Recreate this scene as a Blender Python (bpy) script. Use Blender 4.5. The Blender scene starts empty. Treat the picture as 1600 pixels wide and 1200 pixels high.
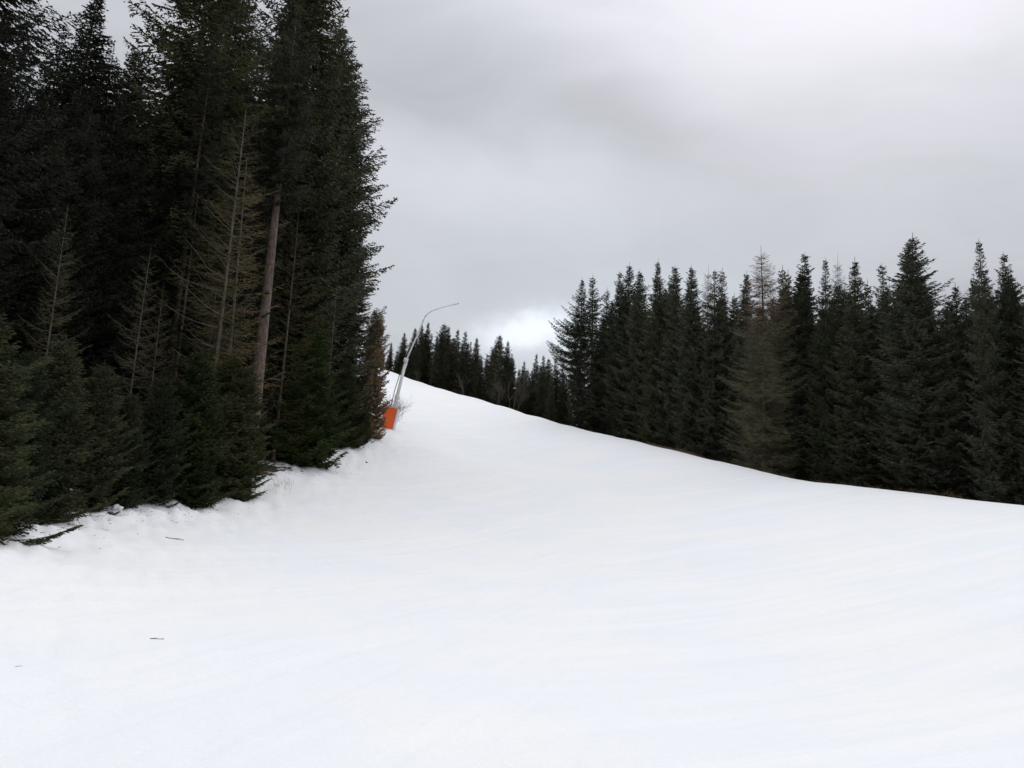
import bpy, math, random
import numpy as np
from mathutils import Vector, Matrix, Euler, noise

R = math.radians
scene = bpy.context.scene
COL = scene.collection

# ------------------------------------------------------------------ camera
FPX = 1250.0                       # focal length in photograph pixels (1600 wide)
EYE = Vector((0.0, 0.0, 1.65))
cam_d = bpy.data.cameras.new('camera')
cam = bpy.data.objects.new('camera', cam_d); COL.objects.link(cam)
cam_d.sensor_width = 36.0
cam_d.lens = 36.0 * FPX / 1600.0
cam_d.clip_start = 0.1
cam_d.clip_end = 9000.0
PITCH, ROLL = 10.5, 3.0
CAMM = Matrix.Rotation(R(90 + PITCH), 4, 'X') @ Matrix.Rotation(R(ROLL), 4, 'Z')
cam.matrix_world = Matrix.Translation(EYE) @ CAMM
scene.camera = cam
CR = np.array(CAMM.to_3x3())

def ray(px, py):
    d = CAMM.to_3x3() @ Vector(((px - 800) / FPX, (600 - py) / FPX, -1.0))
    return d
def at(px, py, r):
    """point on the line of sight through a pixel, r metres away over the ground"""
    d = ray(px, py); k = r / math.hypot(d.x, d.y)
    return EYE + d * k
def unproj_row(x, y, z):
    v = CR.T @ (np.array([x, y, z]) - np.array(EYE))
    return 800 - FPX * v[0] / v[2], 600 + FPX * v[1] / v[2]

# ------------------------------------------------------------------ view
scene.view_settings.view_transform = 'Standard'
scene.view_settings.look = 'None'
scene.view_settings.exposure = 0.23
scene.view_settings.gamma = 1.0
scene.view_settings.use_curve_mapping = False
scene.render.engine = 'CYCLES'
scene.cycles.use_denoising = True
scene.cycles.max_bounces = 5
scene.cycles.diffuse_bounces = 3
scene.cycles.glossy_bounces = 1
scene.cycles.transparent_max_bounces = 4

# ------------------------------------------------------------------ node helpers
class NT:
    def __init__(s, tree): s.t = tree; s.n = tree.nodes; s.l = tree.links
    def new(s, kind, **kw):
        n = s.n.new(kind)
        for k, v in kw.items(): setattr(n, k, v)
        return n
    def put(s, sock, v):
        if isinstance(v, bpy.types.NodeSocket): s.l.new(v, sock)
        else: sock.default_value = v
    def math(s, op, a, b=0.0, c=None, clamp=False):
        n = s.new('ShaderNodeMath', operation=op); n.use_clamp = clamp
        s.put(n.inputs[0], a); s.put(n.inputs[1], b)
        if c is not None: s.put(n.inputs[2], c)
        return n.outputs[0]
    def vmath(s, op, a, b=(0, 0, 0)):
        n = s.new('ShaderNodeVectorMath', operation=op)
        s.put(n.inputs[0], a); s.put(n.inputs[1], b)
        return n.outputs['Value'] if op == 'DOT_PRODUCT' else n.outputs['Vector']
    def mix(s, f, a, b):
        n = s.new('ShaderNodeMix', data_type='RGBA')
        s.put(n.inputs[0], f); s.put(n.inputs[6], a); s.put(n.inputs[7], b)
        return n.outputs[2]
    def noise(s, vec, scale, detail=3, rough=0.5, dist=0.0):
        n = s.new('ShaderNodeTexNoise'); s.put(n.inputs['Vector'], vec)
        n.inputs['Scale'].default_value = scale; n.inputs['Detail'].default_value = detail
        n.inputs['Roughness'].default_value = rough; n.inputs['Distortion'].default_value = dist
        return n.outputs['Fac']
    def smooth(s, v, a, b, lo=0.0, hi=1.0):
        n = s.new('ShaderNodeMapRange', interpolation_type='SMOOTHSTEP')
        s.put(n.inputs[0], v)
        for i, q in enumerate((a, b, lo, hi)): n.inputs[i + 1].default_value = q
        return n.outputs[0]
    def sep(s, v):
        n = s.new('ShaderNodeSeparateXYZ'); s.put(n.inputs[0], v); return n.outputs
    def comb(s, x, y, z):
        n = s.new('ShaderNodeCombineXYZ'); s.put(n.inputs[0], x); s.put(n.inputs[1], y); s.put(n.inputs[2], z); return n.outputs[0]
    def rgb(s, c):
        n = s.new('ShaderNodeRGB'); n.outputs[0].default_value = (*c, 1); return n.outputs[0]

# ------------------------------------------------------------------ overcast sky
SUN_DIR = ray(1345, -260).normalized()             # the sun glows through the cloud there
SUN_EL = math.asin(SUN_DIR.z); SUN_AZ = math.atan2(SUN_DIR.x, SUN_DIR.y)
world = bpy.data.worlds.new('World'); scene.world = world; world.use_nodes = True
w = NT(world.node_tree); w.n.clear()
sky = w.new('ShaderNodeTexSky', sky_type='NISHITA')
sky.sun_disc = False; sky.sun_elevation = SUN_EL; sky.sun_rotation = SUN_AZ
bg_sky = w.new('ShaderNodeBackground'); w.l.new(sky.outputs[0], bg_sky.inputs[0]); bg_sky.inputs[1].default_value = 0.1
dirv = w.vmath('NORMALIZE', w.new('ShaderNodeTexCoord').outputs['Generated'])
X, Y, Z = w.sep(dirv)[:3]
zc = w.math('MAXIMUM', Z, 0.0)
# a cloud deck: soft forms get longer and flatter towards the horizon
den = w.math('ADD', zc, 0.22)
deck = w.comb(w.math('DIVIDE', X, den), w.math('DIVIDE', Y, den), 0.0)
warp = w.new('ShaderNodeTexNoise'); w.put(warp.inputs['Vector'], dirv); warp.inputs['Scale'].default_value = 2.6; warp.inputs['Detail'].default_value = 3
wdir = w.vmath('ADD', dirv, w.vmath('MULTIPLY', w.vmath('SUBTRACT', warp.outputs['Color'], (0.5, 0.5, 0.5)), (0.22, 0.22, 0.16)))
wdir = w.vmath('NORMALIZE', wdir)
lum = w.math('MULTIPLY_ADD', zc, 0.05, 0.418)
lum = w.math('ADD', lum, w.math('MULTIPLY', w.math('POWER', zc, 3.6), 1.12))
n1 = w.noise(deck, 0.9, 4, 0.45, 0.4)
n2 = w.noise(deck, 3.0, 4, 0.5, 0.3)
var = w.math('ADD', w.math('MULTIPLY', w.math('SUBTRACT', n1, 0.5), 0.16), w.math('MULTIPLY', w.math('SUBTRACT', n2, 0.5), 0.05))
lum = w.math('MULTIPLY', lum, w.math('ADD', var, 1.0))
def lobe(px, py, wx, wy, amt, tilt=0.0, src=None):
    """thicker or thinner stretch of the cloud deck: soft ellipse round a direction"""
    d = ray(px, py).normalized()
    r_ = Vector((d.y, -d.x, 0)).normalized(); u_ = r_.cross(d)
    c_, s_ = math.cos(R(tilt)), math.sin(R(tilt))
    e1 = (r_ * c_ + u_ * s_) * (FPX / wx); e2 = (u_ * c_ - r_ * s_) * (FPX / wy)
    rel = w.vmath('SUBTRACT', src or wdir, tuple(d))
    a_ = w.vmath('DOT_PRODUCT', rel, tuple(e1)); b_ = w.vmath('DOT_PRODUCT', rel, tuple(e2)); f_ = w.math('MULTIPLY', w.vmath('DOT_PRODUCT', rel, tuple(d)), 2.0)
    q = w.math('ADD', w.math('ADD', w.math('MULTIPLY', a_, a_), w.math('MULTIPLY', b_, b_)), w.math('MULTIPLY', f_, f_))
    return w.math('MULTIPLY', w.math('POWER', 2.718, w.math('MULTIPLY', q, -1.0)), amt)
wisp = w.noise(w.vmath('MULTIPLY', wdir, (2.2, 2.2, 6.5)), 1.6, 6, 0.55, 0.8)
lum = w.math('MULTIPLY', lum, w.math('MULTIPLY_ADD', wisp, 0.34, 0.83))
for a in ((1345, -40, 380, 190, 0.21), (660, 70, 360, 130, -0.085, -18), (780, 300, 300, 80, 0.13), (620, 280, 160, 60, 0.05), (1220, 350, 340, 65, 0.05, -8), (670, 410, 180, 60, 0.05), (980, 225, 360, 95, -0.05, -22),
          (850, 525, 240, 75, 0.17), (1110, 440, 330, 55, 0.09), (1540, 240, 240, 120, 0.06), (1000, 70, 200, 70, 0.03, -20)):
    lum = w.math('ADD', lum, lobe(*a))
# the thin spot low over the run, where the cloud is nearly white
fw = w.new('ShaderNodeTexNoise'); w.put(fw.inputs['Vector'], dirv); fw.inputs['Scale'].default_value = 16.0; fw.inputs['Detail'].default_value = 5; fw.inputs['Roughness'].default_value = .6
hdir = w.vmath('ADD', dirv, w.vmath('MULTIPLY', w.vmath('SUBTRACT', fw.outputs['Color'], (0.5, 0.5, 0.5)), (0.09, 0.06, 0.06)))
lum = w.math('ADD', lum, w.smooth(lobe(828, 518, 90, 36, 1.0, 6, hdir), 0.05, 1.0, 0.0, 0.30))
blue = lobe(1020, 480, 330, 120, 1.0)
ccol = w.mix(w.math('MULTIPLY', blue, 0.8), (0.945, 0.970, 1.035, 1), (0.89, 0.968, 1.045, 1))
ccol = w.mix(lobe(1345, -30, 400, 220, 0.7), ccol, (0.99, 0.965, 1.05, 1))
bg_c = w.new('ShaderNodeBackground'); w.put(bg_c.inputs[0], ccol); w.put(bg_c.inputs[1], lum)
mixs = w.new('ShaderNodeMixShader'); mixs.inputs[0].default_value = 0.96
w.l.new(bg_sky.outputs[0], mixs.inputs[1]); w.l.new(bg_c.outputs[0], mixs.inputs[2])
w.l.new(mixs.outputs[0], w.new('ShaderNodeOutputWorld').inputs[0])

sd = bpy.data.lights.new('sun', 'SUN'); sd.energy = 0.5; sd.angle = R(35); sd.color = (1.0, 0.97, 0.93)
sun = bpy.data.objects.new('sun', sd); COL.objects.link(sun)
sun.rotation_euler = SUN_DIR.to_track_quat('Z', 'Y').to_euler()

# ------------------------------------------------------------------ object helpers
def tag(o, label=None, cat=None, group=None, kind=None):
    if label: o['label'] = label
    if cat: o['category'] = cat
    if group: o['group'] = group
    if kind: o['kind'] = kind
    return o
def mesh_np(name, V, F, mat, smooth=False):
    """V (n,3) and F: array (m,3) or (m,4)"""
    V = np.asarray(V, np.float32); F = np.asarray(F, np.int32)
    me = bpy.data.meshes.new(name)
    k = F.shape[1]
    me.vertices.add(len(V)); me.vertices.foreach_set('co', V.ravel())
    me.loops.add(F.size); me.loops.foreach_set('vertex_index', F.ravel())
    me.polygons.add(len(F)); me.polygons.foreach_set('loop_start', np.arange(0, F.size, k, dtype=np.int32))
    me.polygons.foreach_set('loop_total', np.full(len(F), k, np.int32))
    if smooth: me.polygons.foreach_set('use_smooth', np.ones(len(F), bool))
    me.materials.append(mat); me.update(calc_edges=True); me.validate()
    return me
def link(name, me, parent=None):
    o = bpy.data.objects.new(name, me); COL.objects.link(o); o.parent = parent
    return o

def tubes(paths, sides=4):
    """many tapered tubes. paths: list of (pts (k,3), radii (k,)) -> V, F quads"""
    VV, FF, base = [], [], 0
    for P, r in paths:
        P = np.asarray(P, float); r = np.asarray(r, float); k = len(P)
        T = np.gradient(P, axis=0); T /= np.linalg.norm(T, axis=1)[:, None] + 1e-9
        up = np.where(np.abs(T[:, 2:3]) > 0.9, np.array([[1.0, 0, 0]]), np.array([[0, 0, 1.0]]))
        A = np.cross(T, up); A /= np.linalg.norm(A, axis=1)[:, None] + 1e-9
        B = np.cross(T, A)
        a = np.arange(sides) / sides * 2 * math.pi
        ring = P[:, None] + r[:, None, None] * (A[:, None] * np.cos(a)[None, :, None] + B[:, None] * np.sin(a)[None, :, None])
        VV.append(ring.reshape(-1, 3))
        i = np.arange(k - 1)[:, None] * sides; j = np.arange(sides)[None]; j2 = (j + 1) % sides
        FF.append(np.stack([i + j, i + j2, i + sides + j2, i + sides + j], -1).reshape(-1, 4) + base)
        base += k * sides
    return np.concatenate(VV), np.concatenate(FF)

# ------------------------------------------------------------------ terrain: heights fitted through surveyed points
LEFT = [(-250, 930, 9.5), (-120, 890, 12), (0, 846, 15.5), (100, 812, 20), (250, 800, 24), (340, 784, 28), (400, 752, 33),
        (500, 733, 40), (560, 706, 48), (600, 684, 56), (608, 672, 61), (612, 640, 80), (612, 600, 115)]
CREST = [(560, 568, 150), (609, 581, 140), (630, 587, 136), (665, 600, 129), (700, 610, 122), (750, 624.5, 113), (805, 641, 104), (850, 654, 96), (900, 668, 88), (950, 680, 81), (1000, 690, 75), (1060, 705, 68), (1150, 727, 60),
         (1230, 745, 54), (1400, 767, 46), (1600, 790, 40), (1800, 812, 35), (2100, 850, 29)]
pts = []
def cp(p): pts.append((p[0], p[1], p[2]))
Lp = [at(*q) for q in LEFT]; Cp = [at(*q) for q in CREST]
for p in Lp + Cp: cp(p)
for q in Cp:                                        # the ground drops away behind the crest
    h = Vector((q.x, q.y)); n = h.normalized()
    s = (q.z - 1.65) / h.length
    for d, k in ((-7, None), (7, -0.4), (16, -2.2), (40, -7.5), (90, -16)):
        if k is None: cp((q.x + n.x * d, q.y + n.y * d, q.z + s * d * 1.0 - 0.32))
        else: cp((q.x + n.x * d, q.y + n.y * d, q.z + k + (s * d * 0.4 if d < 10 else 0)))
for az, prof in ((0, ((20, .7), (40, 3.2), (60, 6.9), (80, 11.6))), (16, ((15, .45), (30, 2.2), (48, 4.9))), (-12, ((20, .95), (40, 4.0)))):
    for r_, z_ in prof: cp((math.sin(R(az)) * r_, math.cos(R(az)) * r_, z_))
for q in ((0, 0, 0), (4, 4, 0.02), (-4, 5, 0.0), (0, 8, .02), (6, 10, .12), (10, 2, 0), (-8, 0, 0), (0, -10, -.6), (20, -5, -.5), (-12, -10, -.6), (0, -30, -3), (30, -20, -3), (-30, -20, -1)):
    cp(q)
for i, q in enumerate(Lp):                          # wooded bank rising left of the run
    n = Vector((-q.y, q.x)).normalized() if i < 9 else Vector((-1, 0))
    for d, k in ((10, 1.5), (30, 5.0), (70, 12.0)):
        cp((q.x + n.x * d - 0.1 * d, q.y + n.y * d, q.z + k))
PT = np.array(pts)
def tps_fit(P):
    XY = P[:, :2]; n = len(P)
    D = np.linalg.norm(XY[:, None] - XY[None], axis=2)
    K = np.where(D > 0, D ** 2 * np.log(D + 1e-9), 0) + np.eye(n) * 1.5
    A = np.zeros((n + 3, n + 3)); A[:n, :n] = K; A[:n, n] = 1; A[:n, n + 1:] = XY; A[n, :n] = 1; A[n + 1:, :n] = XY.T
    return np.linalg.solve(A, np.concatenate([P[:, 2], np.zeros(3)]))
WT = tps_fit(PT)
def base_height(x, y):
    x = np.asarray(x, float).ravel(); y = np.asarray(y, float).ravel()
    out = np.empty(len(x)); n = len(PT)
    rr = np.hypot(x, y)
    k0 = np.minimum(1.0, 230.0 / np.maximum(rr, 1e-6)); xs, ys = x * k0, y * k0
    for i in range(0, len(x), 20000):
        s = slice(i, i + 20000)
        D = np.hypot(xs[s, None] - PT[None, :, 0], ys[s, None] - PT[None, :, 1])
        out[s] = (D ** 2 * np.log(D + 1e-9)) @ WT[:n] + WT[n] + WT[n + 1] * xs[s] + WT[n + 2] * ys[s]
    t = np.clip((rr - 170) / 260, 0, 1); t = t * t * (3 - 2 * t)
    out = np.clip(out, -30, 45)
    return out * (1 - t) + (-28.0) * t
def seg_dist(x, y, poly):
    best = np.full(x.shape, 1e9)
    for (ax, ay), (bx, by) in zip(poly[:-1], poly[1:]):
        dx, dy = bx - ax, by - ay
        t = np.clip(((x - ax) * dx + (y - ay) * dy) / (dx * dx + dy * dy), 0, 1)
        best = np.minimum(best, np.hypot(x - ax - t * dx, y - ay - t * dy))
    return best
PISTE = [(p.x, p.y) for p in Lp] + [(p.x, p.y) for p in Cp] + [(60, -60), (-60, -60)]
def inside(x, y, poly):
    c = np.zeros(x.shape, bool); n = len(poly)
    for i in range(n):
        ax, ay = poly[i]; bx, by = poly[(i + 1) % n]
        hit = ((ay > y) != (by > y)) & (x < (bx - ax) * (y - ay) / (by - ay + 1e-12) + ax)
        c ^= hit
    return c
def nz(x, y, s, seed=0.0):
    return np.array([noise.noise((a * s + seed, b * s, seed)) for a, b in zip(x, y)])

def height(x, y):
    return float(base_height([x], [y])[0])

def ground_hit(px, py):
    """where the line of sight through a pixel meets the ground"""
    rs = np.concatenate([np.arange(4, 60, .1), np.arange(60, 200, .5)])
    d = ray(px, py); h = math.hypot(d.x, d.y)
    zs = base_height(d.x / h * rs, d.y / h * rs); zr = EYE.z + d.z / h * rs
    k = np.nonzero(zr <= zs)[0]
    r = rs[k[0]] if len(k) else 60
    return Vector((d.x / h * r, d.y / h * r, float(height(d.x / h * r, d.y / h * r))))

# ---- the sheet itself: rings around the viewpoint, fine in front
th = np.concatenate([np.arange(-46, 46, 0.25), np.arange(46, 314, 3.0)])
nt = len(th)
rad = np.concatenate([[0.6], 1.2 * 1.024 ** np.arange(0, 232)]); rad = np.concatenate([rad, rad[-1] * 1.12 ** np.arange(1, 23)])
TH, RD = np.meshgrid(np.radians(th), rad)
gx = (np.sin(TH) * RD).ravel(); gy = (np.cos(TH) * RD).ravel()
gz = base_height(gx, gy)
sdist = np.where(inside(gx, gy, PISTE), 1, -1) * seg_dist(gx, gy, PISTE + PISTE[:1])
dL = seg_dist(gx, gy, PISTE[:len(Lp)]); dC = seg_dist(gx, gy, PISTE[len(Lp):len(Lp) + len(Cp)])
near = (np.hypot(gx, gy) < 200)
rel = np.zeros(len(gx)); idx = np.nonzero(near)[0]
xs, ys = gx[idx], gy[idx]
big = nz(xs, ys, 0.13, 3.1); mid = nz(xs, ys, 0.55, 9.2); fine = nz(xs, ys, 2.2, 5.5)
tr = nz(xs * 1.0 + ys * -0.22, (ys + xs * 0.22) * 0.06, 1.5, 1.7)         # old ski and groomer tracks running up the slope
rough = np.exp(-np.maximum(dL[idx] - 0.3, 0) / 1.6) * (xs < 0)
rel[idx] = big * 0.06 + mid * 0.02 + fine * 0.006 + tr * 0.008 + rough * (0.14 * np.abs(mid) + 0.15 * fine + 0.30 * np.maximum(big, -.1) + 0.10 * nz(xs, ys, 5.0, 8.8) + 0.06)
gz2 = gz + rel
snow = np.ones(len(gx))
nb = nz(gx[idx], gy[idx], 0.22, 7.7) + 0.4 * nz(gx[idx], gy[idx], 0.9, 2.2)
left_side = (dL[idx] < dC[idx])
sn = np.where(sdist[idx] > 0, np.where(left_side, 0.74 + nb * 0.3 + sdist[idx] * 0.4, 0.62 + nb * 0.45 + sdist[idx] * 0.30),
              np.where(left_side, 0.72 + nb * 0.55 + 0.22 * np.exp(sdist[idx]), 0.40 + nb * 0.6 + 0.22 * np.exp(sdist[idx])))
snow[:] = 0.35; snow[idx] = sn
snow = np.clip(snow, 0, 1.2)
V = np.column_stack([gx, gy, gz2])
nr = len(rad)
ii = np.arange(nr - 1)[:, None] * nt; jj = np.arange(nt)[None]; j2 = (jj + 1) % nt
F = np.stack([ii + jj, ii + nt + jj, ii + nt + j2, ii + j2], -1).reshape(-1, 4)[:, ::-1]

def new_mat(name):
    m = bpy.data.materials.new(name); m.use_nodes = True
    t = NT(m.node_tree); b = m.node_tree.nodes['Principled BSDF']
    return m, t, b

m_snow, t, b = new_mat('snow_and_forest_floor')
pos = t.new('ShaderNodeNewGeometry').outputs['Position']
sat = t.new('ShaderNodeAttribute', attribute_name='snow').outputs['Fac']
edge = t.math('ADD', sat, t.math('MULTIPLY', t.math('SUBTRACT', t.noise(pos, 2.5, 6, 0.65), 0.5), 0.9))
f = t.smooth(edge, 0.50, 0.58)
px_, py_, pz_ = t.sep(pos)[:3]
def dirnoise(k, along, scale, off, det=4):            # streaks that run along (k, 1) over the ground
    q = 1 / math.hypot(k, 1)
    u_ = t.math('MULTIPLY', t.math('MULTIPLY_ADD', py_, -k, px_), q)
    v_ = t.math('MULTIPLY', t.math('MULTIPLY_ADD', px_, k, py_), q * along)
    return t.noise(t.comb(u_, v_, off), scale, det, 0.55)
side_m = t.smooth(t.math('MULTIPLY_ADD', py_, -.10, px_), -4.0, 3.0)
tracks = t.new('ShaderNodeMix'); t.put(tracks.inputs[0], side_m); t.put(tracks.inputs[2], dirnoise(.35, .05, 5.5, 0., 6)); t.put(tracks.inputs[3], dirnoise(1.7, .05, 5.5, 5., 6)); tracks = tracks.outputs[0]
tracks2 = t.new('ShaderNodeMix'); t.put(tracks2.inputs[0], side_m); t.put(tracks2.inputs[2], dirnoise(.5, .05, 1.3, 9., 3)); t.put(tracks2.inputs[3], dirnoise(2.2, .06, 1.3, 2., 3)); tracks2 = tracks2.outputs[0]
grain = t.noise(pos, 30.0, 3, 0.7); lumps = t.noise(pos, 5.0, 5, 0.6)
speck = t.smooth(t.noise(pos, 22.0, 3, 0.8), 0.69, 0.74, 0.0, 0.5)
old = t.noise(pos, 0.25, 4, 0.6)
sc_ = t.mix(t.smooth(old, 0.35, 0.65), (0.865, 0.875, 0.89, 1), (0.905, 0.895, 0.87, 1))
sc_ = t.mix(t.smooth(tracks2, 0.45, 0.68, 0.0, 0.4), sc_, (0.95, 0.945, 0.93, 1))
sc_ = t.mix(t.smooth(tracks, 0.50, 0.64, 0.0, 0.34), sc_, (0.81, 0.83, 0.86, 1))
dust = t.smooth(t.noise(pos, 9.0, 5, 0.7), 0.68, 0.80, 0.0, 0.25)
sc_ = t.mix(dust, sc_, (0.60, 0.56, 0.50, 1))
sc_ = t.mix(t.math('MULTIPLY', speck, t.smooth(old, 0.45, 0.7)), sc_, (0.40, 0.36, 0.31, 1))
sc_ = t.mix(t.smooth(grain, 0.40, 0.62, 0.0, 0.30), sc_, (0.80, 0.815, 0.84, 1))
lit = t.mix(t.noise(pos, 6.0, 5, 0.7), (0.020, 0.014, 0.009, 1), (0.085, 0.055, 0.030, 1))
t.put(b.inputs['Base Color'], t.mix(f, lit, sc_))
b.inputs['Roughness'].default_value = 0.75; b.inputs['Specular IOR Level'].default_value = 0.2
hgt = t.math('ADD', t.math('MULTIPLY', tracks, 0.05), t.math('ADD', t.math('MULTIPLY', tracks2, 0.06), t.math('ADD', t.math('MULTIPLY', grain, 0.012), t.math('MULTIPLY', lumps, 0.035))))
hgt = t.math('ADD', hgt, t.math('MULTIPLY', f, 0.06))
bp = t.new('ShaderNodeBump'); bp.inputs['Strength'].default_value = 0.55; bp.inputs['Distance'].default_value = 1.0
t.put(bp.inputs['Height'], hgt); t.l.new(bp.outputs[0], b.inputs['Normal'])
me = mesh_np('snowy_ground', V, F, m_snow, True)
at_ = me.attributes.new('snow', 'FLOAT', 'POINT'); at_.data.foreach_set('value', snow.astype(np.float32))
g = link('snowy_ground', me); tag(g, kind='structure')
# centre cap of the sheet under the viewpoint
capV = [(0, 0, height(0, 0))] + [tuple(V[i]) for i in range(nt)]
capF = [(0, 1 + (i + 1) % nt, 1 + i) for i in range(nt)]
# (joined into the same sheet below)
import bmesh
bm = bmesh.new(); bm.from_mesh(me); bm.verts.ensure_lookup_table()
lay = bm.verts.layers.float['snow']
c0 = bm.verts.new((0, 0, height(0, 0))); c0[lay] = 1.0
bm.verts.ensure_lookup_table()
for i in range(nt):
    fc = bm.faces.new((c0, bm.verts[(i + 1) % nt], bm.verts[i])); fc.smooth = True
bm.to_mesh(me)
from mathutils.bvhtree import BVHTree
GBVH = BVHTree.FromBMesh(bm); bm.free()
def height(x, y):                                    # from here on: the real surface, bumps included
    h_ = GBVH.ray_cast(Vector((x, y, 200.0)), Vector((0, 0, -1)))
    return h_[0].z if h_[0] is not None else float(base_height([x], [y])[0])

# ------------------------------------------------------------------ tree materials
def needle_mat(name, c1, c2, c3, rnd=0.35, top=None, ztop=0):
    m, t, b = new_mat(name)
    isl = t.new('ShaderNodeNewGeometry').outputs['Random Per Island']
    oi = t.new('ShaderNodeObjectInfo').outputs['Random']
    oc = t.new('ShaderNodeTexCoord').outputs['Object']
    cl = t.smooth(t.noise(oc, 0.9, 3, 0.6), 0.35, 0.68)
    c = t.mix(cl, (*c1, 1), (*c2, 1))
    c = t.mix(t.math('MULTIPLY', t.math('POWER', isl, 2.0), 0.5), c, (*c3, 1))
    if top:                                            # the dying top has browned
        c = t.mix(t.smooth(t.math('ADD', t.sep(oc)[2], t.math('MULTIPLY', t.noise(oc, 1.5, 2), 3.0)), ztop, ztop + 3.0, 0, .8), c, (*top, 1))
    hs = t.new('ShaderNodeHueSaturation'); t.put(hs.inputs['Color'], c)
    t.put(hs.inputs['Value'], t.math('MULTIPLY_ADD', oi, rnd * 2, 1.0 - rnd))
    t.put(hs.inputs['Hue'], t.math('MULTIPLY_ADD', oi, -0.03, 0.515))
    t.put(hs.inputs['Saturation'], t.math('MULTIPLY_ADD', t.math('FRACT', t.math('MULTIPLY', oi, 7.3)), 0.5, 0.85))
    t.l.new(hs.outputs[0], b.inputs['Base Color'])
    b.inputs['Roughness'].default_value = 0.7; b.inputs['Specular IOR Level'].default_value = 0.12
    return m
def bark_mat(name, c1, c2, scale=9.0):
    m, t, b = new_mat(name)
    oc = t.new('ShaderNodeTexCoord').outputs['Object']
    x, y, z = t.sep(oc)[:3]
    v = t.comb(x, y, t.math('MULTIPLY', z, 0.3))
    n = t.noise(v, scale, 5, 0.7); n2 = t.noise(oc, 1.1, 3, 0.5)
    c = t.mix(t.smooth(n, 0.35, 0.65), (*c1, 1), (*c2, 1))
    c = t.mix(t.smooth(n2, 0.5, 0.72, 0, 0.5), c, (0.10, 0.11, 0.09, 1))
    t.l.new(c, b.inputs['Base Color']); b.inputs['Roughness'].default_value = 0.9; b.inputs['Specular IOR Level'].default_value = 0.1
    bp = t.new('ShaderNodeBump'); bp.inputs['Strength'].default_value = 0.8; bp.inputs['Distance'].default_value = 0.03
    t.put(bp.inputs['Height'], n); t.l.new(bp.outputs[0], b.inputs['Normal'])
    return m
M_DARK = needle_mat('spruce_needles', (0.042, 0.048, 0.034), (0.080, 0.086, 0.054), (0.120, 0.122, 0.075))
M_LIT = needle_mat('edge_spruce_needles', (0.026, 0.031, 0.018), (0.058, 0.060, 0.034), (0.10, 0.095, 0.052))
M_GREEN = needle_mat('young_spruce_needles', (0.026, 0.037, 0.015), (0.050, 0.066, 0.027), (0.080, 0.096, 0.042), 0.15)
M_YOUNG = needle_mat('sapling_needles', (0.022, 0.029, 0.013), (0.043, 0.052, 0.023), (0.080, 0.083, 0.038), 0.3)
M_BROWN = needle_mat('dying_needles', (0.13, 0.098, 0.060), (0.21, 0.155, 0.095), (0.28, 0.21, 0.13), 0.15)
M_DEEP = needle_mat('shaded_spruce_needles', (0.008, 0.010, 0.007), (0.018, 0.021, 0.013), (0.032, 0.034, 0.020))  # near-black copy of the spruce needles: shade of the forest interior put into the colour
M_LARCH = needle_mat('larch_twigs', (0.080, 0.080, 0.045), (0.13, 0.128, 0.072), (0.19, 0.18, 0.11), 0.1, (0.15, 0.085, 0.055), 13.0)
M_GREY = needle_mat('bare_twigs', (0.060, 0.057, 0.040), (0.095, 0.088, 0.060), (0.13, 0.12, 0.085), 0.2)
M_OLIVE = needle_mat('thin_needles', (0.060, 0.056, 0.028), (0.10, 0.090, 0.046), (0.15, 0.13, 0.070), 0.2)
M_BARK = bark_mat('spruce_bark', (0.045, 0.032, 0.024), (0.13, 0.095, 0.075))
M_BARKP = bark_mat('pale_bark', (0.085, 0.062, 0.052), (0.19, 0.145, 0.125))
M_WOOD = bark_mat('dead_wood', (0.07, 0.062, 0.046), (0.15, 0.13, 0.10))
M_RED = bark_mat('reddish_twigs', (0.16, 0.10, 0.10), (0.30, 0.22, 0.22))

# ------------------------------------------------------------------ spruce builder
def kites(P, D, L, W, rng, sag=0.0):
    """flat needle sprays: start points P, directions D, lengths L, half widths W"""
    n = len(P)
    rnd = rng.normal(size=(n, 3)); rnd[:, 2] *= 0.6
    S = np.cross(D, rnd); S /= np.linalg.norm(S, axis=1)[:, None] + 1e-9
    mid_ = P + D * (L * 0.42)[:, None]; tip = P + D * L[:, None]; tip[:, 2] -= sag * L
    V = np.stack([P, mid_ + S * W[:, None], tip, mid_ - S * W[:, None]], 1).reshape(-1, 3)
    i = np.arange(n)[:, None] * 4
    return V, i + np.array([[0, 1, 2, 3]])

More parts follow.
